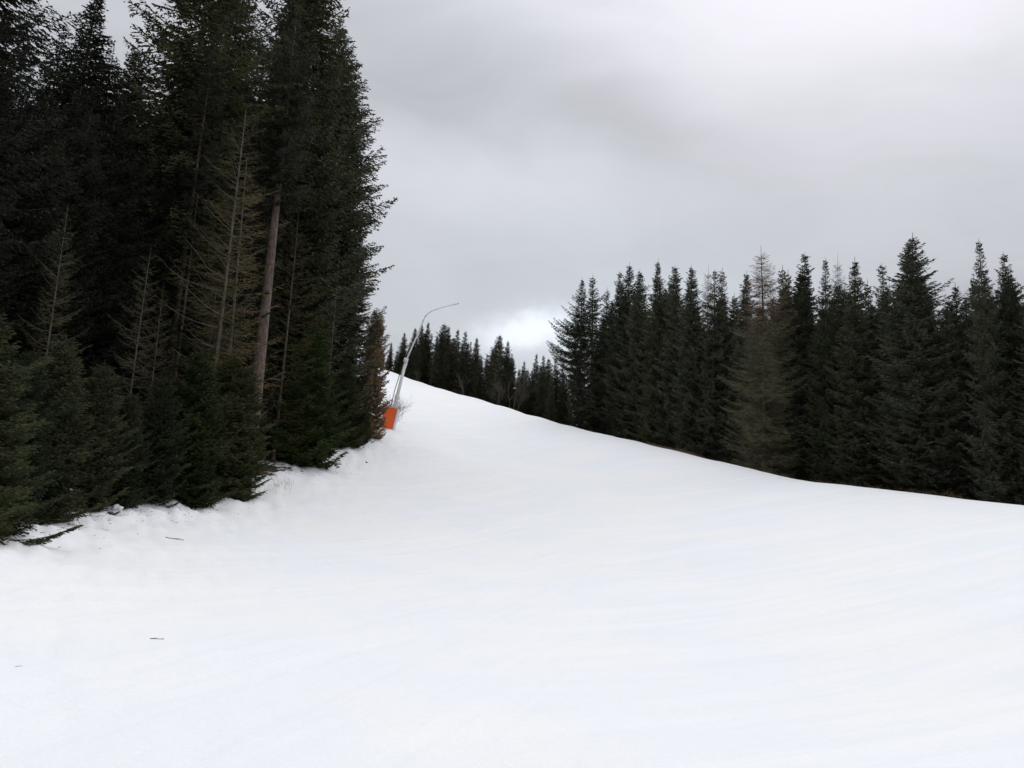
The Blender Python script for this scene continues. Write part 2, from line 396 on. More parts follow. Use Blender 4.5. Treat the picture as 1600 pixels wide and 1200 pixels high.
def make_spruce(seed, H=22.0, clear=0.06, rmax=2.4, whorl=0.30, per=6, up_top=35, up_bot=-22, tip_up=0.28, hang=0.35, twig=0.11,
                shape=0.8, needle=1.0, w=0.024, leader=0.6, gap=0.10, trunk_r=None, lopside=None, dead=0.0, thin=1.0, tuft=1.0):
    """returns trunk, branch and foliage arrays for one conifer standing at the origin"""
    rng = np.random.default_rng(seed)
    tr_ = trunk_r or 0.0105 * H
    bend = rng.normal(size=2) * 0.006 * H
    def axis(z):
        u = z / H
        return np.array([bend[0] * math.sin(u * 3.0), bend[1] * math.sin(u * 2.3), z])
    zz = np.linspace(-0.6, H, 26)
    rr = tr_ * (1 - np.clip(zz / H, 0, 1)) ** 0.85 + 0.006; rr[0] *= 1.35; rr[1] *= 1.12
    trunk = tubes([(np.array([axis(z) for z in zz]), rr)], 9)
    br, KP, KD, KL, KW = [], [], [], [], []
    z = clear * H
    zb = clear * H
    azm = rng.uniform(0, 6.28)
    side_f = [rng.uniform(0.78, 1.2) for _ in range(8)]
    while z < H - leader * 0.75:
        tt = (z - zb) / (H - zb)
        R_ = rmax * (1 - math.exp(-(1 - tt) * shape)) / (1 - math.exp(-shape)) * (1 - 0.2 * math.exp(-tt * 14)) + 0.05
        n = max(3, int(round(per * rng.uniform(0.75, 1.25) * (1 if tt < .9 else .8))))
        azm += 2.4
        for k in range(n):
            if rng.random() < gap: continue
            a = azm + k * 6.283 / n + rng.normal() * 0.25
            Lb = R_ * rng.uniform(0.52, 1.12) * side_f[int(a / 6.283 * 8) % 8]
            if rng.random() < 0.10: Lb *= rng.uniform(1.15, 1.5)
            if lopside is not None:
                c = math.cos(a - lopside[0]); 
                if c > 0.5: Lb *= 1 + lopside[1] * (c - .5) * 2 * math.exp(-((tt - .55) / .24) ** 2)
            el = R(up_bot + (up_top - up_bot) * tt ** 1.3 + rng.normal() * 6)
            m = max(5, int(Lb / 0.22) + 2); s = np.linspace(0, 1, m)
            hor = Lb * (s * math.cos(el)); ver = Lb * (s * math.sin(el) + (tip_up * (1 - tt) * (s ** 2.2)) - 0.12 * (1 - tt) * np.sin(s * 3.14))
            wob = np.cumsum(rng.normal(size=m) * 0.02) * Lb; wob -= wob[0]
            d = np.array([math.cos(a), math.sin(a)]); pd = np.array([-d[1], d[0]])
            A0 = axis(z + rng.uniform(-0.5, 0.5) * whorl)
            P = np.column_stack([A0[0] + d[0] * hor + pd[0] * wob, A0[1] + d[1] * hor + pd[1] * wob, A0[2] + ver])
            br.append((P[::2] if m > 6 else P, (0.006 + 0.009 * Lb) * (1 - np.linspace(0, 1, len(P[::2] if m > 6 else P)) * 0.85)))
            if rng.random() < dead: continue
            # side twigs
            nt_ = max(4, int(Lb / twig)); ss = np.linspace(0.12 if Lb < 1 else 0.06, 0.99, nt_)
            T = np.gradient(P, axis=0); T /= np.linalg.norm(T, axis=1)[:, None] + 1e-9
            Ps = np.column_stack([np.interp(ss, s, P[:, q]) for q in range(3)]); Ts = np.column_stack([np.interp(ss, s, T[:, q]) for q in range(3)])
            for sgn in (-1, 1):
                keep = rng.random(nt_) < thin
                p, tq, sv = Ps[keep], Ts[keep], ss[keep]
                if not len(p): continue
                ang = np.radians(rng.uniform(38, 68, len(p)))
                pdv = np.array([pd[0], pd[1], 0]) * sgn
                D = tq * np.cos(ang)[:, None] + pdv * np.sin(ang)[:, None]
                D[:, 2] -= hang * rng.uniform(0.2, 1.3, len(p)) * (1 - sv * 0.6)
                D /= np.linalg.norm(D, axis=1)[:, None]
                TL = (0.34 * Lb * (1 - sv) ** 0.8 + 0.10 + 0.06 * np.minimum(Lb, 1.2)) * rng.uniform(0.6, 1.25, len(p)) ; TL = np.minimum(TL, 0.85)
                KP.append(p); KD.append(D); KL.append(TL); KW.append(np.full(len(p), w * 0.8))
                # sprays along each twig
                cnt = np.maximum(1, (TL / (twig * 0.95) * tuft)).astype(int)
                rep = np.repeat(np.arange(len(p)), cnt)
                u = rng.uniform(0.1, 0.98, len(rep))
                p2 = p[rep] + D[rep] * (TL[rep] * u)[:, None]
                sg = rng.choice([-1, 1], len(rep))
                side = np.cross(D[rep], np.array([0, 0, 1.0])); side /= np.linalg.norm(side, axis=1)[:, None] + 1e-9
                D2 = D[rep] * 0.75 + side * (sg * rng.uniform(0.4, 0.9, len(rep)))[:, None]
                D2[:, 2] -= hang * rng.uniform(0.0, 1.5, len(rep)) - 0.1
                D2 += rng.normal(size=D2.shape) * 0.12
                D2 /= np.linalg.norm(D2, axis=1)[:, None]
                L2 = (0.10 + 0.30 * TL[rep] * (1 - u)) * rng.uniform(0.7, 1.3, len(rep)) * needle
                KP.append(p2); KD.append(D2); KL.append(L2); KW.append(w * rng.uniform(0.7, 1.25, len(rep)))
            # the branch tip itself
            KP.append(P[-2:-1]); KD.append(T[-1:]); KL.append(np.array([0.16 + np.linalg.norm(P[-1] - P[-2])])); KW.append(np.array([w]))
        z += whorl * rng.uniform(0.8, 1.2) * (1.0 if tt < .9 else 0.9)
    # leader
    A0 = axis(H - 0.02)
    for q in range(8):
        zq = H - leader * q / 8
        for k in range(3):
            a = rng.uniform(0, 6.28)
            KP.append(axis(zq)[None]); dv = np.array([[math.cos(a) * 0.5, math.sin(a) * 0.5, 0.8]]); KD.append(dv / np.linalg.norm(dv))
            KL.append(np.array([0.05 + 0.012 * q])); KW.append(np.array([w * 0.5]))
    KP = np.concatenate(KP); KD = np.concatenate(KD); KL = np.concatenate(KL); KW = np.concatenate(KW)
    fol = kites(KP, KD, KL, KW, rng, 0.08)
    return trunk, tubes(br, 3), fol

LIB = {}
def lib(key, mb, mf, **kw):
    tk, br, fo = make_spruce(**kw)
    H = kw.get('H', 22.0)
    LIB[key] = (H, mesh_np('trunk', *tk, mb, True), mesh_np('branches', *br, mb), mesh_np('foliage', *fo, mf))
tall = dict(H=22.0, leader=.7, rmax=2.3, whorl=0.29, per=8, twig=0.115, w=0.038, gap=.06)
for i in range(4):
    lib('dense%d' % i, M_BARK, M_DARK, **{**tall, **dict(seed=11 + i, rmax=(2.5, 2.7, 3.0, 2.1)[i], clear=.03, hang=(.3, .45, .35, .5)[i], shape=(2.6, 2.2, 3.0, 3.0)[i])})
for i in range(3):
    lib('edge%d' % i, M_BARK, M_LIT, **{**tall, **dict(seed=31 + i, H=24.0, rmax=(3.0, 2.8, 3.2)[i], clear=(.26, .34, .16)[i], shape=(4, 4, 3.4)[i], whorl=.33, per=7, hang=(.5, .4, .5)[i], tip_up=.32, gap=.12, twig=.12)})
lib('pole', M_BARKP, M_LIT, seed=51, H=24.0, rmax=2.2, clear=.57, shape=4, whorl=.36, twig=.12, w=.032, gap=.12, trunk_r=.40)
lib('dense4', M_BARK, M_DARK, **{**tall, **dict(seed=25, rmax=2.9, clear=.02, hang=.6, shape=2.0, gap=.24, tip_up=.4, whorl=.42)})
lib('dense5', M_BARK, M_DARK, **{**tall, **dict(seed=26, rmax=2.2, clear=.06, hang=.35, shape=3.6, gap=.16, up_bot=-34, lopside=(1.0, .5))})
lib('pole2', M_BARK, M_DARK, seed=52, H=24.0, rmax=2.2, clear=.48, shape=4, whorl=.40, twig=.13, w=.032, gap=.15, trunk_r=.22, dead=.1)
lib('hook', M_BARK, M_DARK, **{**tall, **dict(seed=61, rmax=1.9, clear=.05, shape=3, tip_up=.75, up_bot=-30, hang=.7, lopside=(math.pi, 1.9), gap=.22)})
lib('slim', M_BARK, M_DARK, seed=71, H=16.0, rmax=1.6, whorl=.25, per=7, twig=.10, w=.03, shape=2.4, clear=.02)
lib('thinlarch', M_WOOD, M_LARCH, seed=81, H=20.0, leader=1.2, rmax=3.2, whorl=.30, per=7, twig=.125, w=.0105, shape=2.3, clear=.02, hang=.35, up_bot=-12, thin=.9, needle=1.3, tuft=1.0, trunk_r=.15)
lib('sparse', M_WOOD, M_OLIVE, seed=91, H=14.0, rmax=2.1, whorl=.40, per=5, twig=.13, w=.0085, shape=2.8, clear=.03, up_top=35, up_bot=5, hang=.25, tip_up=.3, dead=.12, thin=.75, leader=.9, trunk_r=.085)
lib('snag', M_WOOD, M_GREY, seed=97, H=10.0, rmax=.9, whorl=.4, per=4, twig=.15, w=.006, shape=4, clear=.1, dead=.5, thin=.5, trunk_r=.06)
young = dict(H=6.0, clear=.0, whorl=.16, per=8, twig=.062, w=.019, up_top=50, up_bot=-8, hang=.22, tip_up=.2, leader=.45, gap=.05)
lib('young0', M_BARK, M_YOUNG, **{**young, **dict(seed=101, rmax=1.7, shape=1.6)})
lib('young1', M_BARK, M_YOUNG, **{**young, **dict(seed=102, rmax=1.5, shape=2.2)})
lib('young2', M_BARK, M_GREEN, **{**young, **dict(seed=103, rmax=1.7, shape=1.8)})
lib('brown', M_WOOD, M_BROWN, **{**young, **dict(seed=104, rmax=1.2, shape=4.5, thin=.9, w=.016)})
lib('tallyoung', M_BARK, M_YOUNG, seed=105, H=11.0, rmax=1.9, clear=.02, whorl=.22, per=7, twig=.09, w=.024, shape=2, up_top=45, up_bot=-8, hang=.3, leader=.7, gap=.08)

NT_ = {}
def put_tree(key, name, x, y, h, label, group=None, rz=None, fat=1.0, cat='tree', zoff=-0.05, rnd=random, mat=None):
    H, a, b_, c = LIB[key]
    e = bpy.data.objects.new(name, None); COL.objects.link(e)
    e.empty_display_size = 0.3
    e.location = (x, y, height(x, y) + zoff)
    s = h / H
    e.scale = (s * fat, s * fat, s)
    e.rotation_euler = (rnd.gauss(0, .009), rnd.gauss(0, .009), rz if rz is not None else rnd.uniform(0, 6.28))
    tag(e, label, cat, group)
    for nm, me_ in (('trunk', a), ('branches', b_), ('foliage', c)):
        o_ = link(nm, me_, e)
        if mat and nm == 'foliage':
            o_.material_slots[0].link = 'OBJECT'; o_.material_slots[0].material = mat
    NT_[key] = NT_.get(key, 0) + 1
    return e
def by_top(key, px, py, r, label, name='spruce_tree', **kw):
    p = at(px, py, r)
    return put_tree(key, name, p.x, p.y, p.z - height(p.x, p.y), label, **kw)
def by_base(key, px, pyb, pyt, label, name='young_spruce', **kw):
    p = ground_hit(px, pyb)
    lo, hi = 0.3, 40
    for _ in range(40):
        m_ = (lo + hi) / 2
        if unproj_row(p.x, p.y, p.z + m_)[1] > pyt: lo = m_
        else: hi = m_
    return put_tree(key, name, p.x, p.y, lo, label, **kw)

rd = random.Random(5)
# ------------------------------------------------------------------ forest right of the run: front row, left to right
def crest_r(px):
    return float(np.interp(px, [c[0] for c in CREST], [c[2] for c in CREST]))
GR = 'spruces in the dark forest behind the right edge of the run'
right = [
 (914, 434, 'hook', 7, 'dark spruce at the left corner of the right-hand forest with long hooked branches reaching left'),
 (932, 428, 'slim', 9, 'slim pointed spruce just right of the hooked-branch corner spruce'),
 (951, 449, 'slim', 14, 'short slim spruce in the notch between two taller spires near the forest corner'),
 (969, 422, 'dense5', 10, 'narrow spruce touching the left side of the paired spires near the forest corner'),
 (984, 409, 'dense0', 11, 'taller left spire of the pair of touching spruces near the forest corner'),
 (1002, 420, 'dense3', 14, 'lower right spire of the pair of touching spruces near the forest corner'),
 (1030, 403, 'dense1', 9, 'broad shouldered spruce standing alone above its neighbours between two narrow pairs'),
 (1053, 415, 'dense5', 12, 'left one of two close narrow spruces with tips side by side'),
 (1062, 420, 'slim', 11, 'right one of two close narrow spruces with tips side by side'),
 (1085, 415, 'dense3', 9, 'very narrow column-shaped spruce left of the faint bare larch tip'),
 (1115, 420, 'dense4', 10, 'dark spruce immediately right of the faint bare larch tip'),
 (1129, 417, 'slim', 12, 'thin spiky spruce tip between the bare larch tip and a low dip in the skyline'),
 (1142, 455, 'dense2', 14, 'low rounded spruce at the dip left of the large brownish larch'),
 (1165, 422, 'dense0', 13, 'dark spruce peeking out on the left of the large brownish larch'),
 (1224, 413, 'slim', 12, 'slender spruce immediately right of the large brownish larch'),
 (1238, 420, 'slim', 15, 'small dark tip squeezed between two slender spires right of the brownish larch'),
 (1254, 394, 'dense5', 10, 'tall open tiered spire between the brownish larch and the second bare tip'),
 (1286, 399, 'dense4', 8, 'full dark spruce directly left of the pale bare larch tip'),
 (1329, 400, 'dense1', 8, 'full dark cone-shaped spruce directly right of the pale bare larch tip'),
 (1362, 434, 'slim', 12, 'low slim spruce between the full cone and a tiered spire'),
 (1382, 411, 'dense4', 12, 'tiered open spire left of the tallest twin-topped spruce'),
 (1420, 380, 'dense0', 9, 'left and lower of the two tops of the highest pair in the right forest'),
 (1434, 363, 'dense2', 7, 'highest spruce of the right forest, wide-skirted, rising over all its neighbours'),
 (1494, 438, 'dense0', 12, 'low spruce in the deep gap right of the highest spruce'),
 (1535, 375, 'dense4', 7, 'tall wide spruce with long left boughs near the right edge of the picture'),
 (1566, 389, 'dense5', 8, 'tall spruce next to the right edge, touching the wide spruce on its left'),
 (1602, 424, 'dense0', 8, 'spruce cut by the right edge of the picture'),
 (1650, 370, 'dense2', 8, 'tall spruce just past the right edge of the forest view'),
 (1710, 385, 'dense1', 8, 'farther spruce past the right edge of the forest view'),
]
for px, py, key, d, lb in right:
    by_top(key, px, py, crest_r(px) + d, lb, group=GR, rnd=rd, rz=(0.0 if key == 'hook' else None), fat=rd.uniform(.85, 1.12))
sky_px = [p[0] for p in right]; sky_py = [p[1] for p in right]
by_top('thinlarch', 1192, 382, crest_r(1192) + 4, 'large half-bare larch with grey-green twigs standing in front of the dark right-hand spruces', name='larch_tree', fat=1.25, rnd=rd)
by_top('thinlarch', 1104, 410, crest_r(1104) + 22, 'faint bare larch tip rising between a column-shaped spruce and a dark spruce', name='larch_tree', fat=.6, rnd=rd)
by_top('thinlarch', 1306, 394, crest_r(1306) + 18, 'pale bare larch tip between two full dark spruces', name='larch_tree', fat=.6, rnd=rd)
# inner rows of the same forest
LB = 'dark spruce standing inside the right-hand forest behind the front row'
for i in range(105):
    px = 928 + (i + .5) * 8.4 + rd.uniform(-9, 9)
    py = float(np.interp(px, sky_px, sky_py)) + rd.uniform(22, 95)
    r_ = crest_r(px) + (rd.uniform(9, 13) if i % 3 == 0 else rd.uniform(13, 36))
    by_top(rd.choice(['dense0', 'dense1', 'dense3', 'dense2', 'dense4', 'dense5']), px, max(py, 425), r_, LB, group='inner spruces of the right-hand forest', rnd=rd)

# ------------------------------------------------------------------ far trees behind the brow of the run
GF = 'distant spruces behind the brow of the run'
far = [
 (612, 538, 'dense0', 'distant spruce partly hidden by the dark forest edge on the left'),
 (632, 522, 'dense1', 'distant spruce just left of the snow lance'),
 (649, 515, 'dense3', 'distant spruce whose top meets the snow lance'),
 (660, 509, 'dense0', 'distant spruce just right of the straight part of the snow lance'),
 (669, 505, 'dense1', 'distant spruce under the bend of the snow lance'),
 (688, 507, 'dense2', 'distant broad spruce under the curved arm of the snow lance'),
 (699, 512, 'dense1', 'distant yellowish spruce below the nozzle end of the snow lance'),
 (716, 516, 'slim', 'distant thin spire right of the snow lance nozzle, left one of two'),
 (728, 519, 'slim', 'distant thin spire right of the snow lance nozzle, right one of two'),
 (744, 530, 'dense3', 'distant lone spruce between the thin spires and the broad twin-topped spruce'),
 (784, 525, 'dense2', 'distant broad spruce left of the bright cloud gap, taller of two joined'),
 (793, 534, 'dense1', 'distant lower spruce joined to the broad one by the bright cloud gap'),
 (820, 566, 'slim', 'small distant spruce below the bright cloud gap'),
 (837, 554, 'slim', 'small distant spire right under the bright cloud gap'),
 (849, 557, 'slim', 'small distant spire second right of the bright cloud gap'),
 (858, 562, 'dense3', 'small distant spruce next to the corner of the right-hand forest'),
 (868, 559, 'slim', 'small distant spruce touching the hooked-branch corner spruce'),
 (880, 565, 'slim', 'small distant spruce under the hooked branches of the corner spruce'),
]
fx = [f_[0] for f_ in far]; fy = [f_[1] for f_ in far]
for px, py, key, lb in far:
    by_top(key, px, py - 4, crest_r(px) + rd.uniform(10, 22), lb, group=GF, rnd=rd, fat=rd.uniform(.95, 1.25), mat=M_LIT)
for i in range(44):
    px = 600 + i * 6.8 + rd.uniform(-3, 3)
    py = float(np.interp(px, fx, fy)) + rd.uniform(8, 30)
    by_top(rd.choice(['dense0', 'dense1', 'dense2', 'dense4', 'dense5']), px, py, crest_r(px) + rd.uniform(8, 34), 'dark distant spruce filling the wood behind the brow of the run', group='inner spruces of the distant wood', rnd=rd, fat=1.0, mat=M_LIT if i % 3 else None)

# ------------------------------------------------------------------ tall trees of the left forest
GL = 'tall spruces of the forest left of the run'
def edge_r(px):
    return float(np.interp(px, [c[0] for c in LEFT[:10]], [c[2] for c in LEFT[:10]]))
def left_tree(key, px, py, d, label, **kw):
    """d metres behind the snow edge at the column of the foot"""
    return by_top(key, px, py, edge_r(px - .115 * (740 - py)) + d, label, **kw)
left = [
 (28, -190, 'edge0', 8, .95, 'tall spruce at the left edge whose boughs hang into the top left corner'),
 (102, 36, 'edge2', 15, 1.0, 'dark spruce with a blunt top left of the black pointed spire'),
 (153, -14, 'dense1', 12, 1.25, 'black pointed spire with dense tiered top near the top left'),
 (214, 60, 'dense2', 16, 1.05, 'lower pointed spruce in the sky gap between the black spire and the great middle spruce'),
 (345, -150, 'edge0', 9, 1.05, 'great spruce in the middle of the left forest reaching past the top of the picture'),
 (385, -50, 'edge1', 14, .9, 'spruce filling the right shoulder of the great middle spruce'),
 (506, -170, 'edge2', 9.5, .88, 'tallest spruce at the right end of the left forest, boughs against the sky'),
 (468, -40, 'edge0', 11, .9, 'tall spruce just behind the bare pale trunk'),
 (545, 100, 'edge0', 15, 1.02, 'spruce forming the right outline of the left forest with long low boughs over the sky'),
 (530, 30, 'dense2', 15, 1.1, 'dark spruce filling the right outline between the two tallest'),
 (558, 330, 'dense1', 13, 1.1, 'shorter spruce low on the right outline of the left forest behind the brown dying one'),
]
for px, py, key, d, fat, lb in left:
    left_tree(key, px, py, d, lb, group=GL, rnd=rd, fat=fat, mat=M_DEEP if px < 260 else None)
left_tree('pole', 466, 20, 2.8, 'mature spruce with a long bare pale brown trunk and high crown', fat=.9, rnd=rd)
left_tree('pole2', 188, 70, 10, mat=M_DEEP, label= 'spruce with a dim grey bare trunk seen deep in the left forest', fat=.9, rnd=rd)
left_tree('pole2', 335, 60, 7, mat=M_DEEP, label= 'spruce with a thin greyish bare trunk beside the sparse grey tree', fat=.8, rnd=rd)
LI = 'dark spruce deep inside the left forest'
for i in range(75):
    px = -180 + i * 9.6 + rd.uniform(-8, 8)
    lim = float(np.interp(px, [-200, 60, 100, 150, 215, 260, 330, 520, 560, 600], [0, 110, 110, 120, 140, 110, 60, 130, 280, 420]))
    py = lim + rd.uniform(10, 150)
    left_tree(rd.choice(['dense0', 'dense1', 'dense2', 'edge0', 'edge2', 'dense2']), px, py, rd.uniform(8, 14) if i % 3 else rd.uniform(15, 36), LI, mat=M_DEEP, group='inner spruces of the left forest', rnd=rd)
for i in range(46):                                  # understorey
    px = -180 + i * 16.2 + rd.uniform(-8, 8)
    py = rd.uniform(545, 660)
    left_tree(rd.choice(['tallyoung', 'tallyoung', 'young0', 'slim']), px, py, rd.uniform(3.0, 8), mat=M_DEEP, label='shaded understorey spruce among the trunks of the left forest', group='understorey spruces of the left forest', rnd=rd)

# ------------------------------------------------------------------ young and thin trees along the left edge of the run
GY = 'young spruces along the left edge of the run'
ybase = [
 (-70, 850, 480, 'young0', 'young spruce beyond the left border by the snow edge', 1),
 (-12, 832, 640, 'young2', 'low bright green young spruce cut by the left edge of the picture', .9),
 (10, 824, 540, 'young1', 'dark young spruce behind the low bright green one at the left edge', .8),
 (52, 815, 520, 'young0', 'dark young spruce nearest the fallen branch on the snow', .9),
 (128, 800, 560, 'young1', 'dark young spruce behind the fallen branch', .9),
 (178, 796, 610, 'young0', 'low dark young spruce left of the small pale snow lump', .9),
 (232, 795, 580, 'young1', 'dark young spruce right of the small pale snow lump', .9),
 (286, 790, 540, 'young0', 'tall dark young spruce between the snow lump and the greener spruce', .9),
 (338, 772, 545, 'young2', 'olive green bushy young spruce spreading over the snow edge', .9),
 (362, 778, 565, 'young1', 'full young spruce standing forward at the notch where the snow bank begins', 1.05),
 (436, 714, 590, 'young0', 'dark young spruce behind the low snow bank', .9),
 (474, 729, 500, 'young2', 'pointed bright green young spruce at the foot of the snow bank', .95),
 (448, 716, 585, 'young1', 'shaded young spruce touching the left side of the pointed green one', .8),
 (532, 702, 560, 'young0', 'dark young spruce right of the pointed bright green one', .9),
 (552, 696, 590, 'young1', 'dark low spruce left of the brown dying spruce', .9),
 (568, 692, 636, 'young0', 'small dark spruce at the foot of the brown dying one', .7),
]
for px, pb, pt, key, lb, fat in ybase:
    by_base(key, px, pb, pt, lb, group=GY, rnd=rd, fat=fat)
by_base('brown', 574, 686, 480, 'brown dying spruce beside the orange pad of the snow lance', name='dying_spruce', fat=.66, rnd=rd)
sp = [(386, 165, 2.2, 'sparse', 'tall thin half-bare tree with grey-brown twigs left of the pale trunk', 1.1),
      (116, 318, 2.0, 'sparse', 'thin sapling with a yellowish stem rising alone at the far left', .8),
      (237, 384, 2.2, 'sparse', 'thin sparse sapling with upswept twigs between the far left sapling and the tall half-bare tree', .9),
      (309, 300, 6.5, 'snag', 'short bare grey snag left of the tall half-bare tree', 1.2),
      (532, 395, 2.5, 'snag', 'slender bare pole leaning beside the right outline of the left forest', .7),
      (262, 440, 2.5, 'sparse', 'small thin yellow-green sapling behind the young spruces', .8),
      (468, 330, 4.5, 'sparse', 'lichen-grey thin tree right behind the pale bare trunk', 1.2),
      (345, 420, 3.4, 'sparse', 'olive thin tree in front of the grey snag', 1.1)]
left_tree('sparse', 398, 250, 2.7, 'thin tree with reddish brown dead twigs behind the tall half-bare tree', name='sparse_tree', mat=M_BROWN, fat=1.2, rnd=rd)
for px, py, d, key, lb, fat in sp:
    left_tree(key, px, py, d, lb, name='sparse_tree' if key == 'sparse' else 'dead_tree', fat=fat, rnd=rd)

# ------------------------------------------------------------------ bare broadleaf trees and bushes
def bare_bush(name, x, y, h, label, seed, mat, stems=5, spread=.5, cat='tree', thick=.02, depth=4, zbase=None):
    rng = np.random.default_rng(seed); paths = []
    stemp = []
    def grow(p, d, L, r, lev, out):
        k = 5; P = [p]; dd = d.copy()
        for i in range(k - 1):
            dd = dd + rng.normal(size=3) * 0.12; dd[2] += 0.04; dd /= np.linalg.norm(dd); P.append(P[-1] + dd * L / (k - 1))
        P = np.array(P); out.append((P, np.linspace(r, r * .45, k)))
        if lev <= 0: return
        for _ in range(rng.integers(3, 6)):
            t_ = rng.uniform(.25, 1.0); q = P[min(k - 1, int(t_ * (k - 1)))]
            nd = dd + rng.normal(size=3) * spread; nd[2] = abs(nd[2]) * .8 + .15; nd /= np.linalg.norm(nd)
            grow(q, nd, L * rng.uniform(.45, .7), r * .5, lev - 1, paths)
    for s in range(stems):
        a = rng.uniform(0, 6.28); d = np.array([math.cos(a) * spread * .6, math.sin(a) * spread * .6, 1.0]); d /= np.linalg.norm(d)
        grow(np.array([math.cos(a) * .04 * h, math.sin(a) * .04 * h, -0.05 * h]), d, h * .55, thick * h, depth - 1, stemp)
    e = bpy.data.objects.new(name, None); COL.objects.link(e); e.location = (x, y, zbase if zbase is not None else height(x, y))
    tag(e, label, cat)
    link('stems', mesh_np('stems', *tubes(stemp, 6), mat, True), e)
    link('twigs', mesh_np('twigs', *tubes(paths, 3), mat), e)
    return e
for i, (px, py, lb, st) in enumerate(((805, 560, 'pale bare broadleaf tree in front of the distant spruces below the cloud gap', 4), (778, 568, 'bare broadleaf tree left of the pale one below the cloud gap', 3),
                                      (732, 560, 'thin bare broadleaf tree in front of the distant thin spires', 2), (655, 570, 'faint bare broadleaf tree behind the brow near the snow lance', 3))):
    p = at(px, py, crest_r(px) + 5)
    bare_bush('bare_tree', p.x, p.y, p.z - height(p.x, p.y), lb, 200 + i, M_WOOD, stems=st, spread=.42, thick=.007)

# ------------------------------------------------------------------ snow-making lance
def simple_mat(name, col, rough=.5, metal=0.0, var=.1, scale=8):
    m, t, b = new_mat(name)
    oc = t.new('ShaderNodeTexCoord').outputs['Object']
    n = t.noise(oc, scale, 5, .65)
    t.put(b.inputs['Base Color'], t.mix(n, tuple(c * (1 - var) for c in col) + (1,), tuple(min(1, c * (1 + var)) for c in col) + (1,)))
    b.inputs['Roughness'].default_value = rough; b.inputs['Metallic'].default_value = metal
    return m
M_ORANGE = simple_mat('orange_tarpaulin', (0.96, 0.14, 0.03), .55, 0, .14, 3)
M_WHITE = simple_mat('white_pad_trim', (0.80, 0.78, 0.78), .6, 0, .05)
M_STEEL = simple_mat('galvanised_steel', (0.74, 0.74, 0.73), .5, .05, .12)
M_ALU = simple_mat('dull_aluminium', (0.34, 0.34, 0.33), .45, .4, .1)
M_BLACK = simple_mat('black_rubber', (0.03, 0.03, 0.03), .6, 0, .2)
RL = 60.0
foot = ground_hit(606, 674); RL = math.hypot(foot.x, foot.y)
def L(px, py): return at(px, py, RL)
lance = bpy.data.objects.new('snow_lance', None); COL.objects.link(lance); lance.location = foot
tag(lance, 'leaning grey snow-making lance with curved tip and orange padded base at the forest edge', 'snow lance')
def rel_(p): return np.array(p - foot)
def tube_obj(name, P, r, mat, parent=lance, sides=14, smooth=True):
    P = np.array([rel_(p) for p in P])
    V, F = tubes([(P, np.asarray(r, float) * np.ones(len(P)))], sides)
    me_ = mesh_np(name, V, F, mat, smooth)
    bm = bmesh.new(); bm.from_mesh(me_); bm.edges.ensure_lookup_table()
    bmesh.ops.holes_fill(bm, edges=[e for e in bm.edges if e.is_boundary]); bm.to_mesh(me_); bm.free()
    return link(name, me_, parent)
p_foot = L(604, 690); p_joint = L(635, 562); ax_d = (p_joint - L(606, 674)).normalized()
tube_obj('mast', [L(604.5, 682), L(612, 655), L(620, 622), L(634.5, 563)], [.13, .13, .13, .11], M_STEEL)
tube_obj('collar', [L(633.2, 566), L(635.2, 560)], .17, M_STEEL)
tube_obj('collar', [L(619.5, 624), L(621.2, 617)], .17, M_STEEL)
side = Vector((ax_d.z, 0, -ax_d.x)).normalized()
hyd = tube_obj('hydraulic_cylinder', [L(617, 612), L(632, 566)], .045, M_STEEL); hyd.location = side * .2
hose = tube_obj('hose', [L(612, 640), L(618.5, 612), L(627, 585), L(635, 560), L(646, 537)], .028, M_BLACK); hose.location = -side * .10 + Vector((0, -.08, 0))
arm_px = [(634.5, 563), (645, 539), (655, 517), (662, 500), (664.5, 494.5), (668, 490.5), (673, 487), (680, 484), (690, 480.8), (702, 477.6), (712, 475)]
tube_obj('arm', [L(*q) for q in arm_px], np.linspace(.068, .032, len(arm_px)), M_STEEL)
hd = tube_obj('nozzle_head', [L(706, 476.6), L(710, 475.6), L(714, 474.5), L(717.5, 473.6)], [.035, .05, .055, .035], M_STEEL)
for q in ((710, 477.3), (713.5, 476.6), (716.5, 475.8)):
    tube_obj('nozzle', [L(q[0], q[1] - 1.4), L(q[0] + .3, q[1] + .4)], [.02, .012], M_STEEL, sides=8)
# padded crash mat wrapped round the foot
def pad_mesh(w_, d_, h_, bev):
    bm = bmesh.new(); bmesh.ops.create_cube(bm, size=1)
    for v in bm.verts: v.co = Vector((v.co.x * w_, v.co.y * d_, v.co.z * h_))
    bmesh.ops.bevel(bm, geom=list(bm.edges), offset=bev, segments=3, affect='EDGES')
    return bm
pz = ax_d; py2 = Vector((0, 1, 0)) - pz * pz.y; py2.normalize(); pxv = py2.cross(pz).normalized()
PM = Matrix((pxv, py2, pz)).transposed().to_4x4()
def pad(name, w_, d_, h_, px, py, off, mat, bev=.05, parent=lance):
    bm = pad_mesh(w_, d_, h_, bev)
    for v in bm.verts: v.co.y += 0.006 * math.sin(v.co.z * 9 + v.co.x * 5)
    me_ = bpy.data.meshes.new(name); bm.to_mesh(me_); bm.free(); me_.materials.append(mat)
    o = link(name, me_, parent); o.matrix_local = Matrix.Translation(L(px, py) - foot + pxv * off) @ PM
    return o
pad('crash_pad', .98, .42, 1.78, 607.5, 655, -.02, M_ORANGE)
pad('pad_edge', .14, .44, 1.76, 607.5, 655, .55, M_WHITE, .03)
for dz in (-.55, .55):
    q = pad('strap', 1.0, .45, .05, 607.5, 655, -.02, M_ORANGE, .01); q.location += Vector(pz) * dz; q.scale = (1, 1, 1)

